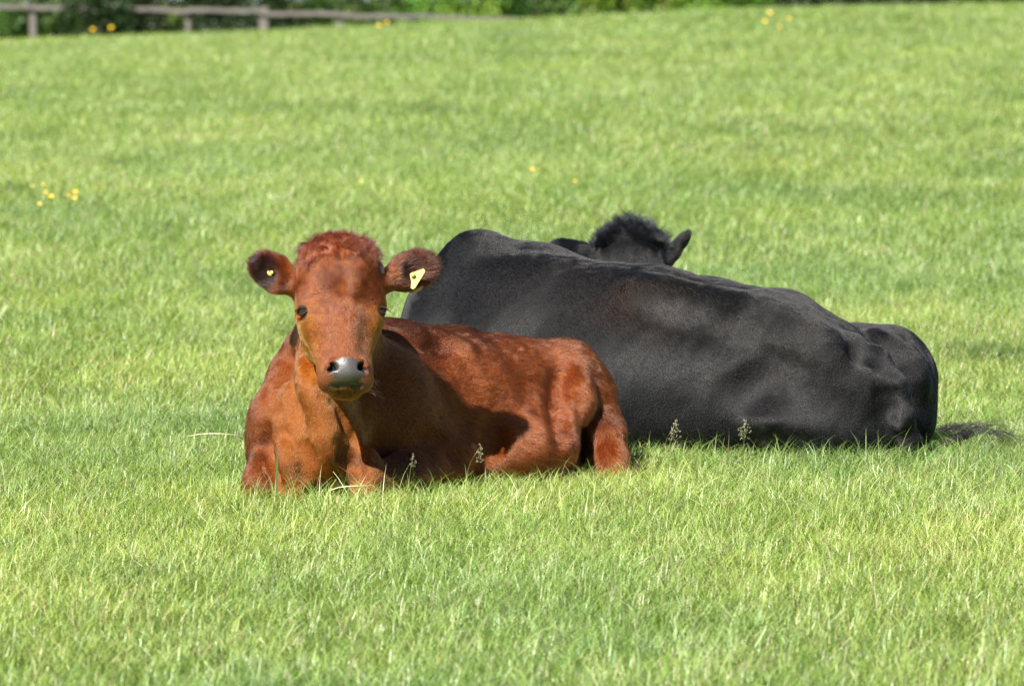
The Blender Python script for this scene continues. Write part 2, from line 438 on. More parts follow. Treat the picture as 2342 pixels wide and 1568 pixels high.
    h = add_head(B, O, A, Cx, Bn, 1.0)
    B.cone(h(.10, 0, -.10), nd, .09, .085, .06)
    B.cone(h(.2, 0, -.17), w(768, 760, 15.12), .07, .10, .06)              # throat
    # ears
    ears = []
    for (base, tip, nv, cup) in ((w(668, 648, 14.93), w(585, 600, 14.96), (.25, -.80, -.50), 1), (w(888, 640, 14.93), w(985, 599, 14.97), (-.22, -.90, -.15), 1)):
        L = nrm(tip-base); n = np.array(nv); n = nrm(n-(n@L)*L); S = np.cross(n, L); ln = np.linalg.norm(tip-base)
        c = base+L*ln*.56
        B.ell(c, (ln*.49, .049, .024), .02, [L, S, n])
        B.cone(base-L*.03, base+L*.04, .032, .036, .03)
        B.ell(c+n*.030-L*.002, (ln*.39, .037, .022), .016, [L, S, n], sub=True)
        ears.append((base, tip, L, S, n, ln, c))
    # mouth, nostrils, eye sockets
    B.ell(h(.447, 0, -.050), (.0016, .050, .042), .005, [A, Cx, Bn], sub=True)
    for q in (-1, 1):
        ax = [nrm(A*.85-q*Cx*.5), nrm(Cx*.85*q+A*.5), Bn]
        B.ell(h(.397, q*.040, -.002), (.017, .0095, .026), .007, ax, sub=True)
        B.ell(h(.407, q*.050, -.008), (.008, .012, .014), .006, ax, sub=True)
        B.ell(h(.214, q*.117, -.054), (.0165, .021, .029), .009, [A, Cx, Bn], sub=True)
    disp = lambda P: .0022*vn(P, 22, 3)+.0035*vn(P, 9, 4)*smooth(-.3, .1, P[:, 0]+.3)
    hgt = .0055
    V, F, Nn = B.mesh((-.86, 14.60, -.06), (.50, 16.35, .95), hgt, disp)
    # ---- regions and coat colour (linear)
    hl = (V-O)@np.stack([A, Cx, Bn], 1)      # a, c, b coordinates of the head
    pad = smooth(1.12, 0.96, np.sqrt(((hl[:, 0]-.412)/.036)**2+((hl[:, 1])/(.056-.012*smooth(.40, .44, hl[:, 0])))**2))*smooth(-.050, -.035, hl[:, 2])
    lip = smooth(.0085, .004, np.abs(hl[:, 0]-.4445))*smooth(.060, .045, np.abs(hl[:, 1]))*smooth(-.09, -.07, hl[:, 2])
    nose = np.clip(pad+lip, 0, 1)
    base = np.array([.232, .064, .022])
    def coat(P, hl):
        c = np.ones((len(P), 3))*base
        n1 = vn(P, 7, 21)[:, None]; n2 = vn(P, 28, 22)[:, None]
        c = c*(1+.20*n1+.16*n2)
        sheen_org = np.array([.43, .140, .010])
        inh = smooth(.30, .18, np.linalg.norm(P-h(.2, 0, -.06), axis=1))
        # orange cheeks, throat and brisket: sheen painted into the coat colour
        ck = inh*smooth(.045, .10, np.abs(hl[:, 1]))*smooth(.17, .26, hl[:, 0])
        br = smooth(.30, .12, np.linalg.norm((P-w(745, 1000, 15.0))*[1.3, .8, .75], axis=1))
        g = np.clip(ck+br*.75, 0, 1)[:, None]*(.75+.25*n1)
        c = c*(1-g)+sheen_org*g
        # dark red patches along the back; brow and shoulder shade painted in
        fp = smooth(.050, .022, np.hypot((hl[:, 0]-.130)*.75, hl[:, 1]+.030+.15*(hl[:, 0]-.13)))*smooth(-.10, -.03, hl[:, 2])*inh
        bp = 0*fp
        for (u, v, d, r_) in ((930, 745, 15.5, .07), (1000, 752, 15.6, .07), (1065, 770, 15.65, .055), (985, 800, 15.45, .04), (1330, 850, 15.8, .05), (1395, 960, 15.7, .05), (1290, 1000, 15.6, .05), (805, 1055, 14.95, .035), (785, 1085, 14.95, .03), (588, 1045, 15.1, .03), (600, 1000, 15.15, .03), (900, 1060, 15.1, .05)):
            bp = np.maximum(bp, smooth(r_*1.6, r_*.5, np.linalg.norm((P-w(u, v, d))*[.8, .45, 1.5], axis=1)+.02*vn(P, 30, 26)))
        n3 = smooth(.15, .7, vn(P, 11, 27)+.5*vn(P, 30, 28))
        c = c*(1-.50*fp-.0)[:, None]; c = c*(1-.50*np.clip(bp+.16*n3*(1-inh), 0, 1))[:, None]
        # darker fringe ears and shaded inner ears, darker spine
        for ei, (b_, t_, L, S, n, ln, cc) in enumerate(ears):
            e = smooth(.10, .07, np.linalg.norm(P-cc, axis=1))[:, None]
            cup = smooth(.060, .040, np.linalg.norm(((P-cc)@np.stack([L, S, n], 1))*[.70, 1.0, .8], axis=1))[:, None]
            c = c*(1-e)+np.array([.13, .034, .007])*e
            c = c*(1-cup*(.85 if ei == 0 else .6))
        hf = smooth(.055, .035, np.linalg.norm((P-w(1466, 1078, 15.74))*[1, .5, 1], axis=1))[:, None]; c = c*(1-hf)+np.array([.03, .02, .015])*hf
        mz = smooth(.085, .055, np.linalg.norm(P-h(.43, 0, -.05), axis=1))[:, None]
        c = c*(1-mz*.6)+np.array([.30, .12, .045])*mz*.6
        return np.clip(c, .004, 1)
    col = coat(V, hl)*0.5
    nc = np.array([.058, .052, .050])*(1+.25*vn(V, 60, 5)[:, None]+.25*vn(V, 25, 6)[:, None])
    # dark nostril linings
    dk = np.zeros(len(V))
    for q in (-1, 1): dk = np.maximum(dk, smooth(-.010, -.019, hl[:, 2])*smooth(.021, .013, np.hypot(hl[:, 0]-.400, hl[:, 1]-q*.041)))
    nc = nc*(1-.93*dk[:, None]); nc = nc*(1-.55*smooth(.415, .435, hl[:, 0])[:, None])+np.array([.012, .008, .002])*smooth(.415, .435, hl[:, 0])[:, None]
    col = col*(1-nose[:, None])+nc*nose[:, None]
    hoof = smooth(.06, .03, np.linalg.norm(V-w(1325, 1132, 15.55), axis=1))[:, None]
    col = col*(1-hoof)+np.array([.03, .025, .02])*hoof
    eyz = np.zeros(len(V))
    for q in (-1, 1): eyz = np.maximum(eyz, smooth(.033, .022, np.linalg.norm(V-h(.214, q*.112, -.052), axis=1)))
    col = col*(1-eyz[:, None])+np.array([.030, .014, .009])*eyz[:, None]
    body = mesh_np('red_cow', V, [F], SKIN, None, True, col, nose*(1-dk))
    tag(body, 'red brown cow lying in the grass facing the viewer with yellow ear tags', 'cow')
    # ---- coat of hair
    rng = np.random.default_rng(5)
    X = lambda u, v, d: w(u, v, d)
    guides = [(h(.06, 0, 0), -A+.1*Bn, .05), (h(.10, -.08, 0), -A*.6-Cx, .05), (h(.10, .08, 0), -A*.6+Cx, .05), (h(.15, -.06, 0), -Cx-.3*A, .035), (h(.15, .06, 0), Cx-.3*A, .035),
              (h(.14, 0, 0), -A, .03), (h(.24, 0, 0), A, .035), (h(.32, 0, 0), A, .06), (h(.25, -.09, -.06), A-.5*Cx, .06), (h(.25, .09, -.06), A+.5*Cx, .06),
              (h(.40, -.07, -.05), A-Cx-.8*Bn, .03), (h(.40, .07, -.05), A+Cx-.8*Bn, .03),
              (X(700, 820, 15.1), (-.25, .15, -1), .10), (X(640, 950, 15.1), (-.3, .2, -1), .10), (X(740, 950, 15.0), (.05, 0, -1), .09), (X(800, 980, 15), (.4, .2, -1), .08),
              (X(600, 1080, 15), (-.6, .1, -1), .08), (X(960, 760, 15.5), (1, .8, -.25), .15), (X(960, 900, 15.4), (1, .6, -.7), .15), (X(1100, 850, 15.6), (1, .8, -.5), .15),
              (X(1100, 1000, 15.5), (1, .5, -.7), .15), (X(1280, 820, 15.8), (.8, .5, -.8), .12), (X(1300, 930, 15.7), (.4, .1, -1), .12), (X(1390, 1000, 15.7), (.4, .1, -1), .09),
              (X(1000, 1050, 15.3), (.5, 0, -1), .10)]
    for (b_, t_, L, S, n, ln, cc) in ears:
        guides += [(cc, L, .035), (t_, L, .035), (cc+S*.05, L+S*1.0, .025), (cc-S*.05, L-S*1.0, .025)]
    camdir = np.array([0, 15.3, -1.0]); camdir = camdir/np.linalg.norm(camdir)
    vis = smooth(.45, .0, (Nn*camdir).sum(1))*.85+.15
    vis = vis*smooth(-.02, .05, V[:, 2]-zt(V[:, 0], V[:, 1]))+.02
    eyeex = np.zeros(len(V))
    for q in (-1, 1): eyeex = np.maximum(eyeex, smooth(.028, .019, np.linalg.norm(V-h(.212, q*.112, -.052), axis=1)))
    headw = smooth(.36, .22, np.linalg.norm(V-h(.2, 0, -.06), axis=1))
    wt = vis*(1-np.clip(nose*1.3, 0, 1))*(1-eyeex)*(1+1.4*headw)
    n = int(420000*DETAIL)
    P, Q, f = sample_surface(V, F, Nn, n, wt, rng)
    fl = guide_flow(P, Q, guides)
    hp = (P-O)@np.stack([A, Cx, Bn], 1)
    inhead = smooth(.30, .22, np.linalg.norm(P-h(.2, 0, -.06), axis=1))
    ear = np.zeros(n)
    for (b_, t_, L, S, nn, ln, cc) in ears: ear = np.maximum(ear, smooth(.095, .075, np.linalg.norm(P-cc, axis=1)))
    up = smooth(.28, .12, hp[:, 0])*inhead
    flank = smooth(-.32, -.12, P[:, 0])
    length = .009+.011*flank+.004*up; length = length*(1-.45*inhead*smooth(.2, .4, hp[:, 0])); length = np.maximum(length, ear*.027)
    lift = .22+.30*flank+.30*ear
    S_ = grow(P, Q, fl, length, lift, rng, jit=.14, k=4, clump=.42, seed=30, cf=np.array([62, 62, 62]))
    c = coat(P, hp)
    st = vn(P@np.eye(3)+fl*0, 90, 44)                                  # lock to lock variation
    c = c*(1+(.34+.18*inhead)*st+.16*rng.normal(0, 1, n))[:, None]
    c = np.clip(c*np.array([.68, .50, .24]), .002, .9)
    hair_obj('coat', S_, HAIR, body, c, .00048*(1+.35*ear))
    # ---- forelock: longer tousled hair on the poll
    pollw = smooth(.075, .045, np.abs(hl[:, 0]-.012))*smooth(.125, .085, np.abs(hl[:, 1]))*smooth(-.16, -.10, hl[:, 2])*smooth(.25, .45, (Nn@(Bn*.3-A))+.25)
    P, Q, f = sample_surface(V, F, Nn, 9000, pollw+1e-9, rng)
    hp = (P-O)@np.stack([A, Cx, Bn], 1)
    d = Bn[None]*.9-A[None]*(.15)+Cx[None]*(hp[:, 1:2]*9)+A[None]*.3
    k = 7; cl = np.stack([vn(P, 70, s) for s in (61, 62, 63)], 1)*.9
    cur = P-Q*.003; strands = [cur.copy()]
    Ls = (.020+.020*rng.random(len(P))**2)*(1+.45*vn(P, 45, 66)); dv = Q*.35+d*.8+cl*1.2+rng.normal(0, .12, cl.shape)
    dv /= np.linalg.norm(dv, axis=1)[:, None]
    for i in range(1, k):
        t = i/(k-1)
        dv = dv+(A*.40+np.sign(hp[:, 1:2])*Cx*.14)*.8*t+cl*.25+np.cross(dv, Q)*.22*np.sin(i*1.3+4*cl[:, :1])
        dv /= np.linalg.norm(dv, axis=1)[:, None]; cur = cur+dv*(Ls/(k-1))[:, None]; strands.append(cur.copy())
    c = np.array([.125, .036, .009])*(1+.55*vn(P, 80, 67)[:, None]+.12*rng.normal(0, 1, (len(P), 1)))
    hair_obj('forelock', np.stack(strands, 1), HAIR, body, np.clip(c, .02, .9), .0005)
    # ---- whiskers and chin hairs
    wk = []
    for i in range(30):
        q = 1 if rng.random() < .5 else -1
        p = h(.40+.06*rng.random(), q*(.045+.025*rng.random()), -.045-.03*rng.random())
        dd = nrm(q*Cx*(1.0)+A*(.1+.7*rng.random())+Bn*(.1+.4*rng.random())); L = .02+.035*rng.random()
        wk.append([p+dd*L*t+A*.012*t*t for t in np.linspace(0, 1, 5)])
    hair_obj('whiskers', np.array(wk), HAIR, body, np.ones((30, 3))*[.35, .25, .15], .00022)
    # ---- eyes
    for q in (-1, 1):
        ec = h(.212, q*.1035, -.055)
        V2, F2 = sphere_mesh((0, 0, 0), (.0225,)*3); e = mesh_np('eye', V2+ec, [F2], EYE, body)
        # lids: a rim of two arcs
        out = nrm(q*Cx*.80+Bn*.60); fwd = nrm(A-(A@out)*out); sd = np.cross(out, fwd)
        for nm, sg in (('upper_eyelid', -1), ('lower_eyelid', 1)):
            pts = []
            for t in np.linspace(-1, 1, 13):
                o2 = sg*(.0085 if sg < 0 else .0115)*(1-t*t)
                pp = ec+sd*t*.0225+fwd*(o2+.0015); v_ = pp-ec; pp = ec+out*math.sqrt(max(.0236**2-(v_@v_), 0))+v_
                pts.append(pp)
            tube(nm, pts, .0050 if sg < 0 else .0036, LID, body, taper=True)
        up = []
        for i in range(26):
            t = -0.8+1.6*i/25; p0 = ec+sd*t*.020-fwd*.010*(1-t*t)+out*.020
            dd = nrm(out*1.0-fwd*.1+sd*t*.3+A*.35)
            up.append([p0+dd*.017*x+A*.006*x*x for x in np.linspace(0, 1, 4)])
        hair_obj('eyelashes', np.array(up), HAIR, body, np.ones((26, 3))*[.03, .012, .01], .0005)
    # ---- tags
    b_, t_, L, S, n, ln, cc = ears[1]
    pts2 = [(937, 626), (945, 622), (956, 618), (968, 614), (972, 618), (971, 623), (950, 659), (945, 662), (940, 659), (941, 645)]
    pc = np.array([w(u, v, 14.905) for u, v in pts2]); tn = nrm((-.1, -.95, .2)); m_ = pc.mean(0); pc = pc-np.outer((pc-m_)@tn, tn)
    k = len(pc); Vt = np.concatenate([pc+tn*.0012, pc-tn*.0012])
    ii = np.arange(k); j = (ii+1) % k
    o = mesh_np('ear_tag', Vt, [np.arange(k)[None, :], (np.arange(k)[::-1]+k)[None, :], np.stack([ii, ii+k, j+k, j], 1)], TAG, body, False)
    bm_fix(o); o['label'] = 'large yellow plate tag in the ear'
    V2, F2 = sphere_mesh(w(944, 628, 14.898), (.007, .004, .007)); s_ = mesh_np('tag_stud', V2, [F2], TAG, o)
    tail = [w(938, 666, 14.94), w(950, 664, 14.94), w(960, 659, 14.94), w(967, 652, 14.945)]
    tube('rear_tag', tail, .006, TAG, body, flat=.35)
    V2, F2 = sphere_mesh(w(619, 622, 14.935), (.0105, .006, .0125)); o = mesh_np('ear_tag', V2, [F2], TAG, body); o['label'] = 'small round yellow button tag in the ear'
    V2, F2 = sphere_mesh(w(622, 623, 14.925), (.005, .004, .006)); mesh_np('tag_stud', V2, [F2], TAG, o)
    # horn bud
    V2, F2 = sphere_mesh(h(.075, .118, -.055), (.024, .012, .013), [nrm(A*.9+Cx*.35), nrm(Cx-.2*A), Bn]); mesh_np('horn_bud', V2, [F2], HORN, body)
    return B

def bm_fix(o):
    import bmesh
    bm = bmesh.new(); bm.from_mesh(o.data); bmesh.ops.recalc_face_normals(bm, faces=bm.faces); bm.to_mesh(o.data); bm.free()

def tube_mesh(pts, r, taper=False, flat=1.0, n=8, r2=None):
    pts = np.array(pts, float); k = len(pts); rings = []
    for i in range(k):
        d = nrm(pts[min(i+1, k-1)]-pts[max(i-1, 0)]); ref = np.array([0, 0, 1.]) if abs(d[2]) < .9 else np.array([1., 0, 0])
        a = nrm(np.cross(d, ref)); b = np.cross(d, a)
        t = i/(k-1); rr = r if r2 is None else r+(r2-r)*t
        if taper: rr = r*math.sin(math.pi*min(max(t, .08), .92))**.6
        th = np.linspace(0, 2*np.pi, n, endpoint=False)
        rings.append(pts[i]+rr*(np.outer(np.cos(th), a)*flat+np.outer(np.sin(th), b)))
    V = np.concatenate(rings); F = []
    i = np.arange(n); i2 = (i+1) % n
    for j in range(k-1): F.append(np.stack([j*n+i, j*n+i2, (j+1)*n+i2, (j+1)*n+i], 1))
    return V, np.concatenate(F), [np.arange(n)[::-1][None], (np.arange(n)+(k-1)*n)[None]]
def tube(name, pts, r, mat, parent=None, taper=False, flat=1.0, n=8, r2=None, col=None):
    V, F, caps = tube_mesh(pts, r, taper, flat, n, r2)
    return mesh_np(name, V, [F]+caps, mat, parent, True, col)

# ================================================================== BLACK COW
def black_cow():
    B = Body(); w = W
    B.chain([(w(1085, 735, 17.10), .235), (w(1230, 805, 16.95), .300), (w(1480, 840, 16.78), .305), (w(1720, 870, 16.62), .270), (w(1900, 915, 16.48), .215)], .14)
    # withers peak / shoulder and spine
    B.chain([(w(1112, 600, 17.12), .095), (w(1240, 645, 17.10), .095), (w(1420, 690, 17.02), .085), (w(1640, 715, 16.92), .085), (w(1790, 745, 16.82), .095), (w(1915, 800, 16.66), .085)], .10)
    B.cone(w(1080, 600, 17.05), w(1000, 760, 16.95), .08, .10, .10)       # shoulder blade front edge
    B.ell(w(1000, 790, 17.0), (.10, .16, .17), .08)
    B.chain([(w(1090, 650, 17.25), .14), (w(1180, 690, 17.55), .13), (w(1330, 690, 17.72), .12), (w(1430, 650, 17.68), .115)], .10)  # neck bent away
    # belly bulge to the near side
    B.ell(w(1480, 880, 16.66), (.36, .23, .20), .12)
    B.ell(w(1600, 960, 16.66), (.34, .20, .15), .10)
    # near hook, haunch
    B.ell(w(1790, 800, 16.48), (.12, .10, .06), .10)
    B.ell(w(1850, 915, 16.38), (.21, .17, .14), .09)
    B.ell(w(1900, 1000, 16.46), (.22, .18, .10), .08)
    B.ell(w(1960, 890, 16.42), (.12, .14, .145), .07)
    B.ell(w(2000, 985, 16.42), (.12, .12, .10), .06)
    # far haunch
    B.ell(w(2040, 880, 16.72), (.150, .17, .195), .035)
    B.ell(w(2030, 960, 16.72), (.155, .18, .13), .05)
    B.ell(w(1960, 800, 16.80), (.12, .12, .09), .06)
    # tail head, tail
    B.chain([(w(1870, 775, 16.52), .035), (w(1945, 795, 16.42), .036), (w(2005, 822, 16.33), .036), (w(2045, 880, 16.29), .034), (w(2066, 950, 16.28), .030), (w(2085, 1015, 16.32), .030), (w(2105, 1060, 16.42), .028)], .035)
    # groove above tail
    B.cone(w(1935, 812, 16.24), w(1990, 815, 16.22), .012, .016, .05, sub=True)
    B.cone(w(2010, 900, 16.17), w(2022, 985, 16.17), .018, .020, .04, sub=True)
    B.ell(w(1660, 770, 16.26), (.12, .05, .04), .10, sub=True)            # hollow of the flank
    # legs tucked under, far fore shank
    for poly, rr, k, sub in (([(1460, 658), (1560, 690), (1700, 716), (1800, 742), (1880, 780)], .022, .10, False),
                             ([(1925, 812), (1962, 803), (1996, 818)], .014, .05, True), ([(2016, 880), (2030, 915), (2040, 960)], .026, .03, True),
                             ([(1780, 765), (1860, 792), (1900, 830)], .030, .08, False),
                             ([(1690, 900), (1745, 866), (1850, 905), (1930, 945)], .030, .10, True),
                             ([(2000, 765), (2060, 806), (2092, 840), (2108, 890)], .016, .05, False)):
        B.relief(poly, rr, k*1.15, sub, 15.7, 17.8, .80 if sub else .72)
    # head seen from behind
    O = w(1450, 540, 17.62)
    A = nrm((-.28, .80, -.52)); Cx = nrm((1, .25, .02)); Cx = nrm(Cx-(Cx@A)*A); Bn = np.cross(A, Cx)
    if Bn[2] < 0: Bn = -Bn
    h = add_head(B, O-Bn*-.02, A, Cx, Bn, 1.0)
    B.ell(w(1445, 570, 17.62), (.115, .09, .085), .05)
    B.ell(w(1440, 620, 17.60), (.12, .10, .10), .06)
    ears = []
    for (base, tip, nv) in ((w(1370, 585, 17.60), w(1262, 560, 17.60), (0, -.75, .65)), (w(1520, 596, 17.60), w(1575, 533, 17.62), (.75, -.50, -.35))):
        L = nrm(tip-base); n = np.array(nv); n = nrm(n-(n@L)*L); S = np.cross(n, L); ln = np.linalg.norm(tip-base); c = base+L*ln*.52
        B.ell(c, (ln*.53, .034 if ln < .14 else .042, .016), .02, [L, S, n]); B.cone(base-L*.03, base+L*.03, .026, .024, .03)
        ears.append((base, tip, L, S, n, ln, c))
    disp = lambda P: .003*vn(P, 8, 13)+.0015*vn(P, 24, 14)
    V, F, Nn = B.mesh((-.52, 15.85, -.08), (1.55, 18.35, .90), .0075, disp)
    def coat(P):
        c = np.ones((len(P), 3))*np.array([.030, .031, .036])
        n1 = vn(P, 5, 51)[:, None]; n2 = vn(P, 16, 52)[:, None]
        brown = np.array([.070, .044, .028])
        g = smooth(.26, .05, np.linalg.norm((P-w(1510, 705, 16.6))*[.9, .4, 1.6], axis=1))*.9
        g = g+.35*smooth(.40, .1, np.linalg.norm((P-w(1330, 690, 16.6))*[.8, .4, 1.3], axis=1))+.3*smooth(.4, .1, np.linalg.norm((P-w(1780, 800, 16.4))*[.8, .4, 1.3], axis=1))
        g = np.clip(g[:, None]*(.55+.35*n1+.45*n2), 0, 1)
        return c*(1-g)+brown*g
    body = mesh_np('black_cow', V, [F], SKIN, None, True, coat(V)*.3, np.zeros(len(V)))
    tag(body, 'black cow lying with its back to the viewer behind the red brown one', 'cow')
    rng = np.random.default_rng(8)
    guides = [(w(1010, 680, 17), (.3, 0, -1), .15), (w(1110, 560, 17), (1, -.1, -.5), .12), (w(1200, 700, 16.8), (.7, -.3, -1), .2), (w(1450, 800, 16.5), (.6, -.3, -1), .22),
              (w(1450, 660, 16.8), (1, -.3, -.5), .15), (w(1500, 720, 16.6), (.4, -.3, -.9), .12), (w(1700, 760, 16.5), (1, -.3, -.5), .15), (w(1700, 900, 16.3), (.8, -.1, -1), .2),
              (w(1600, 980, 16.3), (.7, 0, -1), .2), (w(1900, 850, 16.3), (.9, 0, -.8), .15), (w(1900, 980, 16.2), (.5, 0, -1), .15), (w(2060, 880, 16.4), (.4, 0, -1), .12), (w(1850, 700, 16.9), (1, -.2, -.5), .15),
              (w(1450, 520, 17.6), (0, -.3, 1), .06), (w(1450, 600, 17.5), (0, -.3, -1), .06)]
    for (b_, t_, L, S, n, ln, cc) in ears: guides += [(cc, L, .04), (t_, L, .04)]
    camdir = np.array([.04, 16, -1.0]); camdir = camdir/np.linalg.norm(camdir)
    vis = smooth(.45, .0, (Nn*camdir).sum(1))*.9+.1
    vis = vis*smooth(-.02, .05, V[:, 2])+.01
    n = int(560000*DETAIL)
    P, Q, f = sample_surface(V, F, Nn, n, vis, rng)
    fl = guide_flow(P, Q, guides)
    hd = smooth(.30, .18, np.linalg.norm(P-w(1440, 580, 17.6), axis=1))
    tuft = smooth(.26, .08, np.linalg.norm((P-w(1570, 745, 16.5))*[.8, .3, 1.2], axis=1))
    S_ = grow(P, Q, fl, .010+.008*hd+.010*tuft, .17+.15*hd+.12*tuft, rng, jit=.08, k=4, clump=.20, seed=70, cf=45)
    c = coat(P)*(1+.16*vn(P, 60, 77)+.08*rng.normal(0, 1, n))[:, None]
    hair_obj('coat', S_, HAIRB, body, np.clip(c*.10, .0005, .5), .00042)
    # tousled forelock
    P0 = np.stack([w(1360+165*rng.random(), 545+25*rng.random(), 17.55+.12*rng.random()) for _ in range(5000)])
    cx = w(1450, 600, 17.60)
    Q = P0-cx; Q /= np.linalg.norm(Q, axis=1)[:, None]
    d0 = np.array([B.sdf(P0)]).T; P0 = P0-Q*d0; d0 = B.sdf(P0)[:, None]; P0 = P0-Q*d0
    cl = np.stack([vn(P0, 45, s) for s in (81, 82, 83)], 1)
    dv = Q+np.array([-.1, -.3, .75])+cl*.7+rng.normal(0, .12, cl.shape); dv /= np.linalg.norm(dv, axis=1)[:, None]
    peak = np.exp(-((P0[:, 0]-w(1440, 540, 17.6)[0])/.05)**2)
    Ls = (.030+.028*rng.random(len(P0)))*(.75+.6*peak); cur = P0-Q*.002; st = [cur.copy()]
    for i in range(1, 7):
        dv = dv+np.sign(cl[:, :1])*np.array([[.14, 0, -.05]])+cl*.12; dv /= np.linalg.norm(dv, axis=1)[:, None]
        cur = cur+dv*(Ls/6)[:, None]; st.append(cur.copy())
    hair_obj('forelock', np.stack(st, 1), HAIRB, body, np.clip(np.array([.006, .006, .007])*(1+.5*cl[:, :1]), .005, 1), .0006)
    # tail tuft lying on the grass behind the haunch
    st = []
    for i in range(220):
        t0 = rng.random()**1.3; p = w(2140+150*t0, 985+18*t0-10*math.sin(t0*3.1)+rng.normal(0, 5), 16.62+rng.normal(0, .02))
        L = .06+.15*rng.random()**1.5; d = nrm((1.0, -.25+.3*rng.normal(), .06+.16*rng.normal()))
        q = []
        for x in np.linspace(0, 1, 7): q.append(p+d*L*x+np.array([0, 0, .02*math.sin(x*3.1)-.055*x*x]))
        st.append(q)
    hair_obj('tail_switch', np.array(st), HAIRB, body, np.ones((220, 3))*[.004, .003, .003], .0006)
    tube('tail_end', [w(2105, 1060, 16.45), w(2150, 1030, 16.56), w(2190, 1000, 16.62), w(2225, 990, 16.64)], .022, SKIN_DARK, body, r2=.012)
    return B
SKIN_DARK = principled('black_hide', (.012, .012, .013), .6, .3, .3, 90)

RB = red_cow()
BB = black_cow()
#STAGE2
# ================================================================== GRASS
def grass_noise(x, y):
    """0..1 patchiness, shared by colour and height; >0.6 are lush dark tufts"""
    a = vn2(x, y*.55, 1.1, 101)*.5+vn2(x, y*.6, 2.7, 102)*.3+vn2(x, y, 7.0, 103)*.2
    return a
LUSH = [w_ for w_ in ((1000, 262, 90, 1.0), (640, 255, 50, .6), (700, 330, 40, .5), (1150, 195, 50, .5), (2080, 230, 60, .8), (1690, 345, 70, .6), (2240, 410, 60, 1.0), (2250, 820, 110, 1.2), (1900, 1290, 60, .4), (900, 1450, 60, .4), (2200, 1450, 70, .6), (100, 900, 70, .5), (1300, 300, 60, .4),
                              (1700, 110, 60, .5), (300, 380, 50, .7), (30, 440, 45, 1.2), (330, 1340, 55, .9), (200, 1330, 60, .5), (640, 1370, 50, .5), (1560, 1300, 50, .4), (60, 650, 60, .5), (1560, 225, 50, .5))]
def ground_at(u, v):
    lo, hi = 9.0, 76.0
    for _ in range(40):
        m = (lo+hi)/2; p = W(u, v, m)
        if p[2] > zt(p[0], p[1]): lo = m
        else: hi = m
    return W(u, v, lo)
LG = [(*ground_at(u, v)[:2], r, a) for (u, v, r, a) in LUSH]
def lush(x, y):
    g = np.zeros_like(x)
    for (cx, cy, r, a) in LG:
        s = r*cy/FPX
        g = np.maximum(g, a*np.exp(-(((x-cx)/s)**2+((y-cy)/(s*1.8))**2)))
    return g

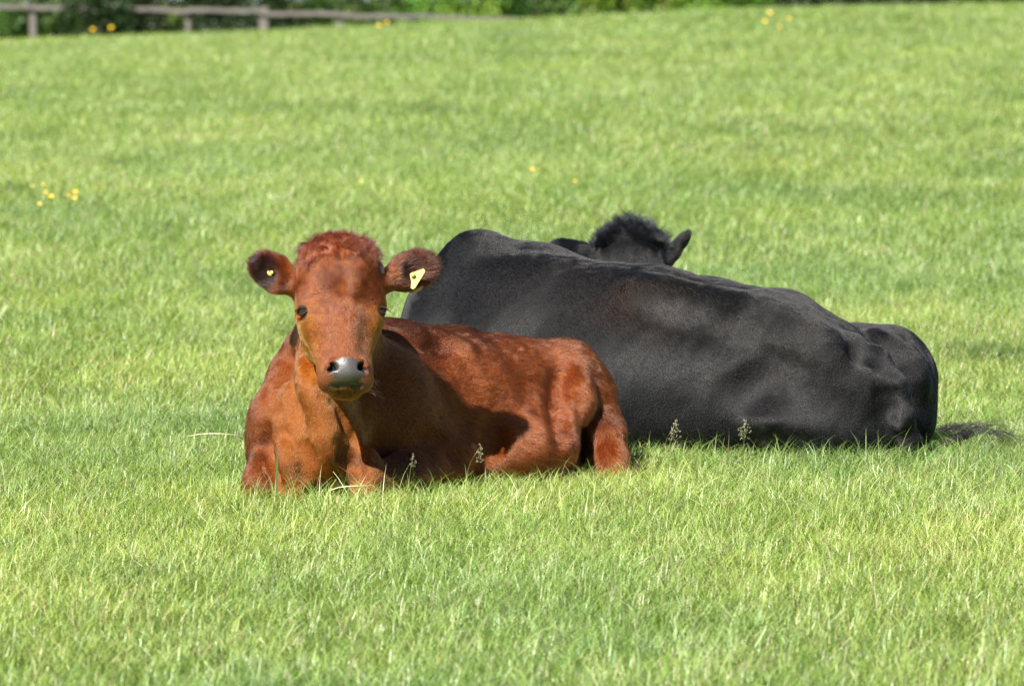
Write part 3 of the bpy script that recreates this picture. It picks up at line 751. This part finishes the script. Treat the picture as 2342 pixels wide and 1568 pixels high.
def build_grass():
    rng = np.random.default_rng(11)
    allV, allF3, allF4, allC = [], [], [], []
    off = 0
    bands = [(10.2, 13, 9500, 3), (13, 18, 11500, 4), (18, 26, 5200, 3), (26, 38, 2300, 2), (38, 56, 1000, 2), (56, 86, 420, 2)]
    for (y0, y1, dens, seg) in bands:
        hw = .104*y1+2.4
        n = int((y1-y0)*2*hw*dens*DETAIL)
        x = rng.uniform(-hw, hw, n); y = rng.uniform(y0, y1, n)
        edge = np.abs(x)-(.103*y)
        keep = rng.random(n) < np.where(edge < 0.05, 1, .24)
        cl = vn2(x, y, 14, 104)
        keep &= rng.random(n) < (.72+.42*cl)
        x, y = x[keep], y[keep]; n = len(x); z = zt(x, y)
        # nothing grows inside the animals
        P = np.stack([x, y, z+.05], 1)
        if y0 < 19:
            sel = (y > 14.4) & (y < 18.5)
            ok = np.ones(n, bool); Ps = P[sel]
            d = np.minimum(RB.sdf(Ps), BB.sdf(Ps)); ok[np.where(sel)[0][d < .012]] = False
            x, y, z = x[ok], y[ok], z[ok]; n = len(x)
        near_cow = np.zeros(n)
        if 13 <= y0 < 19:
            near_cow = np.maximum(np.exp(-((y-14.72-.30*np.clip(x+.1, 0, 1))/.22)**2)*smooth(-.95, -.75, x)*smooth(.60, .35, x),
                                  np.exp(-((y-16.0)/.22)**2)*smooth(.30, .42, x)*smooth(1.4, 1.1, x))
        s = np.maximum(1, y/15.5)**.95
        g = grass_noise(x, y); lu = lush(x, y)
        fine = vn2(x, y, 26, 105)
        h = (.056+.010*g+.018*fine+.034*lu)*(.62+.75*rng.random(n)**1.4)
        tall = rng.random(n) < .055+.06*np.clip(fine, 0, 1)+.25*near_cow; h = np.where(tall, h*(1.5+.55*near_cow*rng.random(n)), h*(1+.2*near_cow))
        h = h*np.where(y > 22, 1.25, 1)*(1+.25*smooth(30, 60, y))
        wd = (.0014+.0017*rng.random(n))*s*(1+.25*smooth(12.5, 11, y)); wd *= np.where(tall, .8, 1)
        az_ = rng.uniform(0, 2*np.pi, n)
        swirl = 6*vn2(x, y, 5.0, 107)
        ld = np.where(rng.random(n) < .22, swirl*1.2, rng.uniform(0, 2*np.pi, n))                    # lean direction follows tufts
        lean = .10+.85*rng.random(n)**1.6
        fd = az_                                                               # facing
        bend = .5*rng.random(n)+.15
        k = seg
        ts = np.linspace(0, 1, k+1)
        dx, dy = np.cos(ld), np.sin(ld); wx, wy = np.cos(fd), np.sin(fd)
        # width direction is made perpendicular to the lean for most blades
        mixp = rng.random(n) < .6; wx = np.where(mixp, -dy, wx); wy = np.where(mixp, dx, wy)
        Vs = []
        for t in ts:
            hor = h*(lean*t+bend*t*t*t*1.1); ver = h*(t-.38*bend*t*t*t-.12*lean*t*t)
            cx, cy, cz = x+dx*hor, y+dy*hor, z+ver-.004
            ww = wd*(1-t**1.7)*.5+(.00015 if t < 1 else 0)
            if t < 1:
                Vs.append(np.stack([cx-wx*ww, cy-wy*ww, cz], 1)); Vs.append(np.stack([cx+wx*ww, cy+wy*ww, cz+ww*.3], 1))
            else: Vs.append(np.stack([cx, cy, cz], 1))
        m = len(Vs); V = np.stack(Vs, 1).reshape(-1, 3)
        b = off+np.arange(n)*m
        for j in range(k-1): allF4.append(np.stack([b+2*j, b+2*j+1, b+2*j+3, b+2*j+2], 1))
        allF3.append(np.stack([b+2*(k-1), b+2*(k-1)+1, b+2*k], 1))
        # colour: yellow green, mid green, blue green, straw
        pal = np.array([[.300, .400, .080], [.215, .335, .060], [.165, .280, .080], [.440, .450, .200], [.110, .220, .035]])
        q = rng.random(n)+.20*g-.40*lu+.10*fine
        idx = np.select([q > .97, q > .48, q > .20, q > .02], [3, 0, 1, 2], 4)
        c = pal[idx]*(.78+.44*rng.random((n, 1)))*(1+.16*g[:, None]-.36*lu[:, None])
        straw = rng.random(n) < .06; c[straw] = np.array([.48, .40, .22])*(.7+.5*rng.random((straw.sum(), 1)))
        yl = (vn2(x, y, .5, 108)*.5+.5)[:, None]
        y2 = (np.clip(vn2(x, y*.45, .9, 109)*1.6, -1, 1)+.6*np.clip(vn2(x, y*.6, 3.2, 110)*1.6, -1, 1))[:, None]
        y2 = y2*(1-.55*smooth(25, 45, y))[:, None]
        c = c*(1-.22*yl*np.array([0, 0, 1]))*(1+y2*np.array([.17, .10, .10]))
        c = np.clip(c*GR, .01, .9)
        tt = []
        for t in ts: tt += [t]*(2 if t < 1 else 1)
        tt = np.array(tt)
        # blades are paler and browner low on the sheath, a little yellower to the tip
        cc = c[:, None, :]*(1+.12*tt[None, :, None]*np.array([1.3, 1, .4]))
        allV.append(V); allC.append(cc.reshape(-1, 3)); off += len(V)
    V = np.concatenate(allV); Cc = np.concatenate(allC)
    o = mesh_np('grass', V, [np.concatenate(allF4), np.concatenate(allF3)], leaf_mat('grass_blade', .42, .07, .48), None, False, Cc)
    tag(o, 'bright green meadow grass covering the whole field', 'grass', kind='stuff')
GR = np.array([1.01, 1.03, 1.40])
build_grass()

# ================================================================== single plants
LEAF = leaf_mat('stem_green', .3, .1, .4)
def blade_mesh(pts, wmax, side):
    pts = np.array(pts, float); k = len(pts); V = []
    for i, p in enumerate(pts):
        t = i/(k-1); ww = wmax*max(.06, math.sin(math.pi*min(.97, .12+.86*t)))
        V += [p-side*ww/2, p+side*ww/2]
    a = np.arange(k-1)*2
    return np.array(V), np.stack([a, a+1, a+3, a+2], 1)
def add_seedhead(u, v, d, kind, label, hgt=.20, sc=.8):
    """flowering grass stem: top at (u, v)"""
    top = W(u, v, d); g = zt(top[0], d); base = np.array([top[0]-.01, d+.01, float(g)])
    rng = random.Random(int(u)); lean = np.array([.05*rng.uniform(-1, 1), 0, 0])
    pts = [base+(top-base)*t+lean*math.sin(t*3.14) for t in np.linspace(0, 1, 8)]
    col = np.array([.16, .22, .07]); e = bpy.data.objects.new('seed_head_grass', None); C.objects.link(e); e.location = base
    tag(e, label, 'grass stem', 'flowering grass stems in front of the cows')
    loc = np.array(base)
    V, F, caps = tube_mesh([p-loc for p in pts], .0011, r2=.0006, n=6)
    mesh_np('stem', V, [F]+caps, LEAF, e, True, np.ones((len(V), 3))*col)
    Vs, Fs, o_ = [], [], 0
    for i in range(kind[0]):
        t = i/(kind[0]-1); c0 = top-loc-np.array([0, 0, t*.055*sc])
        for q in range(3 if t < .9 else 4):
            a = rng.uniform(0, 6.28); L = (.003+.020*t**.8)*sc*rng.uniform(.6, 1.1)*kind[1]
            tip = c0+np.array([math.cos(a)*L, math.sin(a)*L, .010*sc*rng.uniform(.2, 1.2)])
            V, F, caps = tube_mesh([c0, (c0+tip)/2+np.array([0, 0, .001]), tip], .00035, n=4)
            Vs.append(V); Fs.append(F+o_); o_ += len(V)
            for _ in range(rng.choice((2, 3))):
                ce = tip+np.array([rng.uniform(-.004, .004), rng.uniform(-.004, .004), rng.uniform(-.004, .004)])*sc
                ax = [nrm([rng.uniform(-.5, .5), rng.uniform(-.5, .5), 1]), (1, 0, 0), (0, 1, 0)]
                V, F = sphere_mesh(ce, (.0013*sc, .0013*sc, .0030*sc), None, 6, 4); Vs.append(V); Fs.append(F+o_); o_ += len(V)
    V = np.concatenate(Vs); mesh_np('seed_head', V, [np.concatenate(Fs)], LEAF, e, True, np.ones((len(V), 3))*np.array([.24, .22, .11]))
    V, F = blade_mesh([base-loc+np.array([.001, 0, .02])+np.array([.03*t*t*3, -.01*t, .09*t]) for t in np.linspace(0, 1, 6)], .004, np.array([.4, .9, .1]))
    mesh_np('leaf', V, [F], LEAF, e, False, np.ones((len(V), 3))*np.array([.14, .24, .04]))
add_seedhead(945, 1042, 14.93, (6, .9), 'dark seed head on a thin stem before the red cow shadowed chest', sc=.62)
add_seedhead(1098, 1022, 15.05, (7, .7), 'pale seed head standing before the belly of the red cow')
add_seedhead(1545, 968, 15.75, (8, .9), 'left one of two airy seed heads before the black flank', sc=.95)
add_seedhead(1703, 966, 15.80, (8, 1.1), 'right one of two airy seed heads before the black flank', sc=.95)

def add_blade(u, v, u0, v0, d, wd, col, label, bendx=0.0):
    top = W(u, v, d); b = W(u0, v0, d); b[2] = float(zt(b[0], d)); loc = b.copy()
    pts = [(b+(top-b)*t+np.array([bendx*math.sin(t*3.14), 0, 0]))-loc for t in np.linspace(0, 1, 9)]
    V, F = blade_mesh(pts, wd, np.array([.8, .6, 0.]))
    o = mesh_np('grass_blade', V, [F], LEAF, None, False, np.ones((len(V), 3))*np.array(col)); o.location = loc
    tag(o, label, 'grass blade', 'tall single grass blades in front of the cows')
add_blade(634, 1030, 632, 1120, 14.80, .0095, (.16, .30, .11), 'broad bluish green blade standing before the left foreleg of the red cow')
add_blade(1488, 982, 1440, 1110, 15.5, .0050, (.24, .34, .07), 'long pale blade rising beside the hind foot of the red cow', .012)
add_blade(1668, 985, 1662, 1080, 15.8, .0040, (.30, .25, .12), 'straight brownish blade between the two airy seed heads')
add_blade(1342, 1045, 1395, 1115, 15.2, .0042, (.24, .34, .07), 'arching blade before the gap at the red cow hind leg', -.01)
def add_dry(pts, d, wd, label, lift=.03):
    P = [W(u, v, d+q) for (u, v, q) in pts]; loc = P[0].copy()
    V, F, caps = tube_mesh([p-loc for p in P], wd, n=6, r2=wd*.6)
    o = mesh_np('dry_stalk', V, [F]+caps, LEAF, None, True, np.ones((len(V), 3))*np.array([.55, .48, .28])); o.location = loc
    tag(o, label, 'dry stalk')
add_dry([(432, 997, 0), (460, 992, .01), (490, 991, 0), (520, 992, -.01), (545, 996, 0), (556, 1004, .02)], 16.0, .0022, 'thin straw coloured stalk lying left of the red cow chest')
add_dry([(752, 1122, 0), (775, 1114, .01), (805, 1111, 0), (850, 1110, -.01)], 14.72, .0026, 'pale dry stalk lying in the grass below the red cow head')

# buttercups
PETAL = principled('buttercup_petal', (.85, .56, .010), .35, .5, .08, 200)
def petal_mesh(r):
    V, F, o_ = [], [], 0
    for p in range(5):
        a = p*2*math.pi/5
        rad = np.array([math.cos(a), math.sin(a), 0]); sd = np.array([-math.sin(a), math.cos(a), 0])
        for i in range(5):
            t = i/4; wv = r*.52*math.sin(math.pi*(.08+.80*t))
            c = rad*r*t+np.array([0, 0, r*.55*t*t])
            V += [c-sd*wv+np.array([0, 0, r*.10]), c, c+sd*wv+np.array([0, 0, r*.10])]
        for i in range(4):
            b = o_+3*i; F += [[b, b+1, b+4, b+3], [b+1, b+2, b+5, b+4]]
        o_ += 15
    return np.array(V), np.array(F)
def buttercup_proto():
    e = bpy.data.objects.new('buttercup', None); C.objects.link(e)
    V, F = petal_mesh(1.0); mesh_np('petals', V*.013, [F], PETAL, e, True)
    V, F = sphere_mesh((0, 0, .003), (.0035, .0035, .003), None, 10, 8); mesh_np('flower_centre', V, [F], principled('buttercup_centre', (.55, .42, .02), .6), e, True)
    V, F, caps = tube_mesh([(0, 0, 0), (.004, .003, -.08), (-.002, 0, -.17), (0, 0, -.26)], .0012, n=6)
    mesh_np('stem', V, [F]+caps, LEAF, e, True, np.ones((len(V), 3))*np.array([.14, .24, .05]))
    return e
# u, v of each flower head, size factor, label
NEARF = 'buttercup in the cluster on the left of the meadow'
BC = [(117, 452, 1.15, 'brightest yellow buttercup of the loose cluster at the left edge of the field'),
      (172, 441, 1.05, 'upper buttercup of the touching pair at the right of the left cluster'),
      (170, 456, 1.05, 'lower buttercup of the touching pair at the right of the left cluster'),
      (90, 468, .8, 'lowest buttercup of the left cluster beside a pale grass stem'),
      (104, 441, .7, 'dull small buttercup just above the brightest one of the left cluster'),
      (98, 424, .7, 'highest buttercup of the left cluster'),
      (73, 426, .6, 'faint buttercup at the far left of the left cluster'),
      (156, 448, .7, 'small buttercup left of the touching pair in the left cluster'),
      (1218, 390, .95, 'lone bright buttercup in the grass above the black cow shoulder'),
      (1314, 416, .75, 'small lone buttercup in the grass above the black cow head'),
      (825, 416, .6, 'faint lone buttercup in the grass above the red cow head'),
      (211, 70, 1.5, 'left one of two blurred buttercups on the crest before the dark hedge'),
      (255, 66, 1.5, 'right one of two blurred buttercups on the crest before the dark hedge'),
      (866, 62, 1.4, 'lower blurred buttercup on the crest below the fence rail'),
      (884, 54, 1.2, 'upper blurred buttercup on the crest below the fence rail'),
      (1760, 33, 1.4, 'highest buttercup on the crest at the dark gap of the hedge'),
      (1748, 51, 1.4, 'left buttercup on the crest at the dark gap of the hedge'),
      (1803, 44, 1.2, 'right buttercup on the crest at the dark gap of the hedge'),
      (1782, 64, 1.0, 'lowest faint buttercup on the crest at the dark gap of the hedge')]
pb = buttercup_proto(); kids = list(pb.children); rb = random.Random(3)
for i, (u, v, s, lab) in enumerate(BC):
    g = ground_at(u, max(v+30, 92) if v > 100 else v+34)
    y = g[1]-.1; p = W(u, v, y); gz = float(zt(p[0], y)); 
    if i == 0: o = pb
    else:
        o = pb.copy(); C.objects.link(o)
        for k in kids:
            c = k.copy(); C.objects.link(c); c.parent = o
    hgt = max(.10, p[2]-gz); sc = s*(1.0+.015*(y-15))
    o.location = p; o.rotation_euler = (R(rb.uniform(25, 55)), R(rb.uniform(-20, 20)), rb.uniform(-.6, .6)) if False else (R(rb.uniform(18, 30)), R(rb.uniform(-8, 8)), rb.uniform(-.4, .4)); o.scale = (sc, sc, max(sc, hgt/.25))
    tag(o, lab, 'buttercup', 'buttercups scattered in the meadow')

# ================================================================== fence
def build_fence():
    D = 105.0; wood = principled('weathered_wood', (.15, .135, .125), .85, .2, .3, 3, .3)
    zr = lambda u: 1.5-(17+31*max(0, u-200)/1130+20)*D/FPX
    x0 = W(-1560, 0, D)[0]; e = bpy.data.objects.new('post_and_rail_fence', None); C.objects.link(e); e.location = (x0, D, float(zt(x0, D)))
    tag(e, 'weathered wooden post and rail fence sinking behind the field crest', 'fence')
    L = np.array(e.location)
    rb = random.Random(9)
    def box(name, a, b, wy, wz, wob=.0):
        a, b = np.array(a)-L, np.array(b)-L; n = 9; V = []
        d = nrm(b-a); up = np.array([0, 0, 1.]) if abs(d[2]) < .7 else np.array([1., 0, 0]); s = nrm(np.cross(d, up)); up = np.cross(s, d)
        for i in range(n):
            c = a+(b-a)*i/(n-1)+up*rb.uniform(-wob, wob)
            for (p, q) in ((-1, -1), (1, -1), (1, 1), (-1, 1)): V.append(c+s*p*wy/2+up*q*wz/2*rb.uniform(.9, 1.1))
        V = np.array(V); F = [np.array([[j*4+k, j*4+(k+1) % 4, (j+1)*4+(k+1) % 4, (j+1)*4+k] for j in range(n-1) for k in range(4)]), np.array([[3, 2, 1, 0]]), np.array([[4*(n-1)+k for k in range(4)]])]
        o = mesh_np(name, V, F, wood, e, False); bm_fix(o)
    us = [-1500, -1325, -1150, -975, -800, -625, -450, -275, -100, 75, 250, 430, 603, 776, 950, 1125, 1300, 1475, 1650, 1825]
    pos = []
    for k, u in enumerate(us):
        x = W(u, 0, D)[0]; top = zr(u)+(.11 if u == 603 else .04); z0 = float(zt(x, D))-.2; pos.append((x, zr(u)))
        thick = .17 if u == 603 else .13
        if u == 430: thick = .09
        box('fence_post', (x, D, z0), (x, D, top), thick, thick)
    for (a, b) in zip(pos[:-1], pos[1:]):
        for dz in (0, -.72):
            box('fence_rail', (a[0]+.0, D-.14, a[1]+dz+rb.uniform(-.03, .03)), (b[0]-.004, D-.14, b[1]+dz+rb.uniform(-.03, .03)), .06, .085, .012)
build_fence()

# ================================================================== hedge bushes behind the fence
HLEAF = leaf_mat('hedge_leaf', .35, .03, .5)
BARK = principled('bark', (.09, .07, .05), .9, .1, .3, 8, .3)
def add_bush(x, y, rx, ry, hz, col, n, seed, label, size=.10):
    rng = np.random.default_rng(seed); z0 = float(zt(x, y)); loc = np.array([x, y, z0])
    e = bpy.data.objects.new('hedge_bush', None); C.objects.link(e); e.location = loc
    tag(e, label, 'bush', 'hedge bushes behind the fence')
    nc = 46; cen = rng.uniform(-1, 1, (nc*4, 3)); cen = cen[(cen**2).sum(1) < 1][:nc]; cen = cen/np.maximum(np.linalg.norm(cen, axis=1), .5)[:, None]*rng.uniform(.45, .92, (len(cen), 1))
    cen[:, 2] = np.abs(cen[:, 2])**.8*rng.choice([1, 1, .4], len(cen)); cr = rng.uniform(.16, .36, len(cen)); tone = rng.uniform(.65, 1.35, len(cen)); hue = rng.uniform(-.15, .15, len(cen))
    ci = rng.integers(0, len(cen), n); dr = rng.normal(0, 1, (n, 3)); dr /= np.linalg.norm(dr, axis=1)[:, None]
    p = cen[ci]+dr*cr[ci][:, None]*rng.random((n, 1))**.35
    p = p*[rx, ry, hz]; p[:, 2] = np.abs(p[:, 2])+.02
    nn = nrmr(dr+rng.normal(0, .7, (n, 3))); a = nrmr(np.cross(nn, rng.normal(0, 1, (n, 3)))); b = np.cross(nn, a)
    s = size*(.6+.8*rng.random((n, 1)))
    V = np.stack([p-a*s*.6, p-b*s*.32+nn*s*.05, p+a*s*.6, p+b*s*.32+nn*s*.05], 1).reshape(-1, 3)
    c = np.array(col)*tone[ci][:, None]*(.75+.5*rng.random((n, 1))); c[:, 0] *= 1+hue[ci]*1.6; c = np.clip(c, .004, .9)
    mesh_np('foliage', V, [np.arange(n*4).reshape(-1, 4)], HLEAF, e, False, np.repeat(c, 4, 0))
    Vs, Fs, o_ = [], [], 0
    for k in range(7):
        q = cen[k]*[rx, ry, hz]; V, F, caps = tube_mesh([(.1*q[0], .1*q[1], -.1), (q[0]*.4, q[1]*.4, abs(q[2])*.5+.1), (q[0]*.9, q[1]*.9, abs(q[2])*.95)], .05, n=6, r2=.012)
        Vs.append(V); Fs.append(F+o_); o_ += len(V)
    mesh_np('branches', np.concatenate(Vs), [np.concatenate(Fs)], BARK, e, True)
def nrmr(a): return a/(np.linalg.norm(a, axis=1)[:, None]+1e-9)
gd, gm, gb, gy = (.018, .038, .009), (.060, .125, .018), (.14, .27, .03), (.20, .31, .04)  # darkest green has the shade deep in the hedge painted in
BUSH = [(-8.15, 104.95, 1.35, .8, 2.1, gd, 'dark bush hanging over the fence between its second and third visible posts'),
        (-13.2, 109.5, 2.4, 2.0, 3.4, gd, 'dark leafy bush beyond the left end of the fence'),
        (-9.6, 108.2, 1.7, 1.6, 2.9, gm, 'mid green bush behind the first two fence posts'),
        (-7.2, 110.2, 1.9, 1.8, 3.6, gd, 'very dark bush standing back behind the left fence rail'),
        (-5.4, 108.4, 1.5, 1.2, 2.1, gd, 'shaded bush behind the thickest fence post'),
        (-3.3, 109.6, 1.7, 1.6, 3.2, gm, 'green bush with dark gaps right of the thickest fence post'),
        (-1.1, 108.0, 1.5, 1.3, 2.6, gb, 'bright green bush above the sinking fence rail'),
        (.7, 109.4, 1.5, 1.5, 3.1, gm, 'rounded green bush above the middle of the field crest'),
        (2.5, 108.3, 1.6, 1.3, 2.8, gy, 'yellow green bush where the fence rail disappears'),
        (4.3, 108.7, 1.4, 1.3, 2.7, gb, 'fresh green bush left of the dark hedge gap'),
        (6.4, 112.0, 1.9, 1.5, 3.6, gd, 'dark shadowy bush at the hedge gap above the crest'),
        (8.5, 111.5, 1.8, 1.5, 3.6, gd, 'dark bush right of the hedge gap touching the crest'),
        (10.8, 110.2, 1.8, 1.5, 3.3, gm, 'mid green bush at the top right behind the crest'),
        (13.6, 110.6, 2.0, 1.6, 3.4, gd, 'dark green bush beyond the right end of the crest'),
        (-17.5, 110.5, 2.6, 2.0, 3.6, gm, 'wide bush well beyond the left end of the view'),
        (-22.5, 111.0, 3.0, 2.0, 3.8, gd, 'outermost bush of the hedge on the left'),
        (17.8, 111.0, 2.6, 2.0, 3.6, gm, 'wide bush well beyond the right end of the view'),
        (-11.0, 114.5, 3.2, 1.8, 4.8, gd, 'tall dark tree-like bush in the back row at the left'),
        (-4.5, 114.5, 3.4, 1.8, 4.6, gd, 'tall dark bush in the back row behind the fence middle'),
        (2.0, 114.0, 3.2, 1.8, 4.5, gd, 'tall dark bush in the back row behind the bright bushes')]
for i, (x, y, rx, ry, hz, c, lab) in enumerate(BUSH):
    add_bush(x, y, rx, ry, hz, c, int(9000*DETAIL), 200+i, lab)
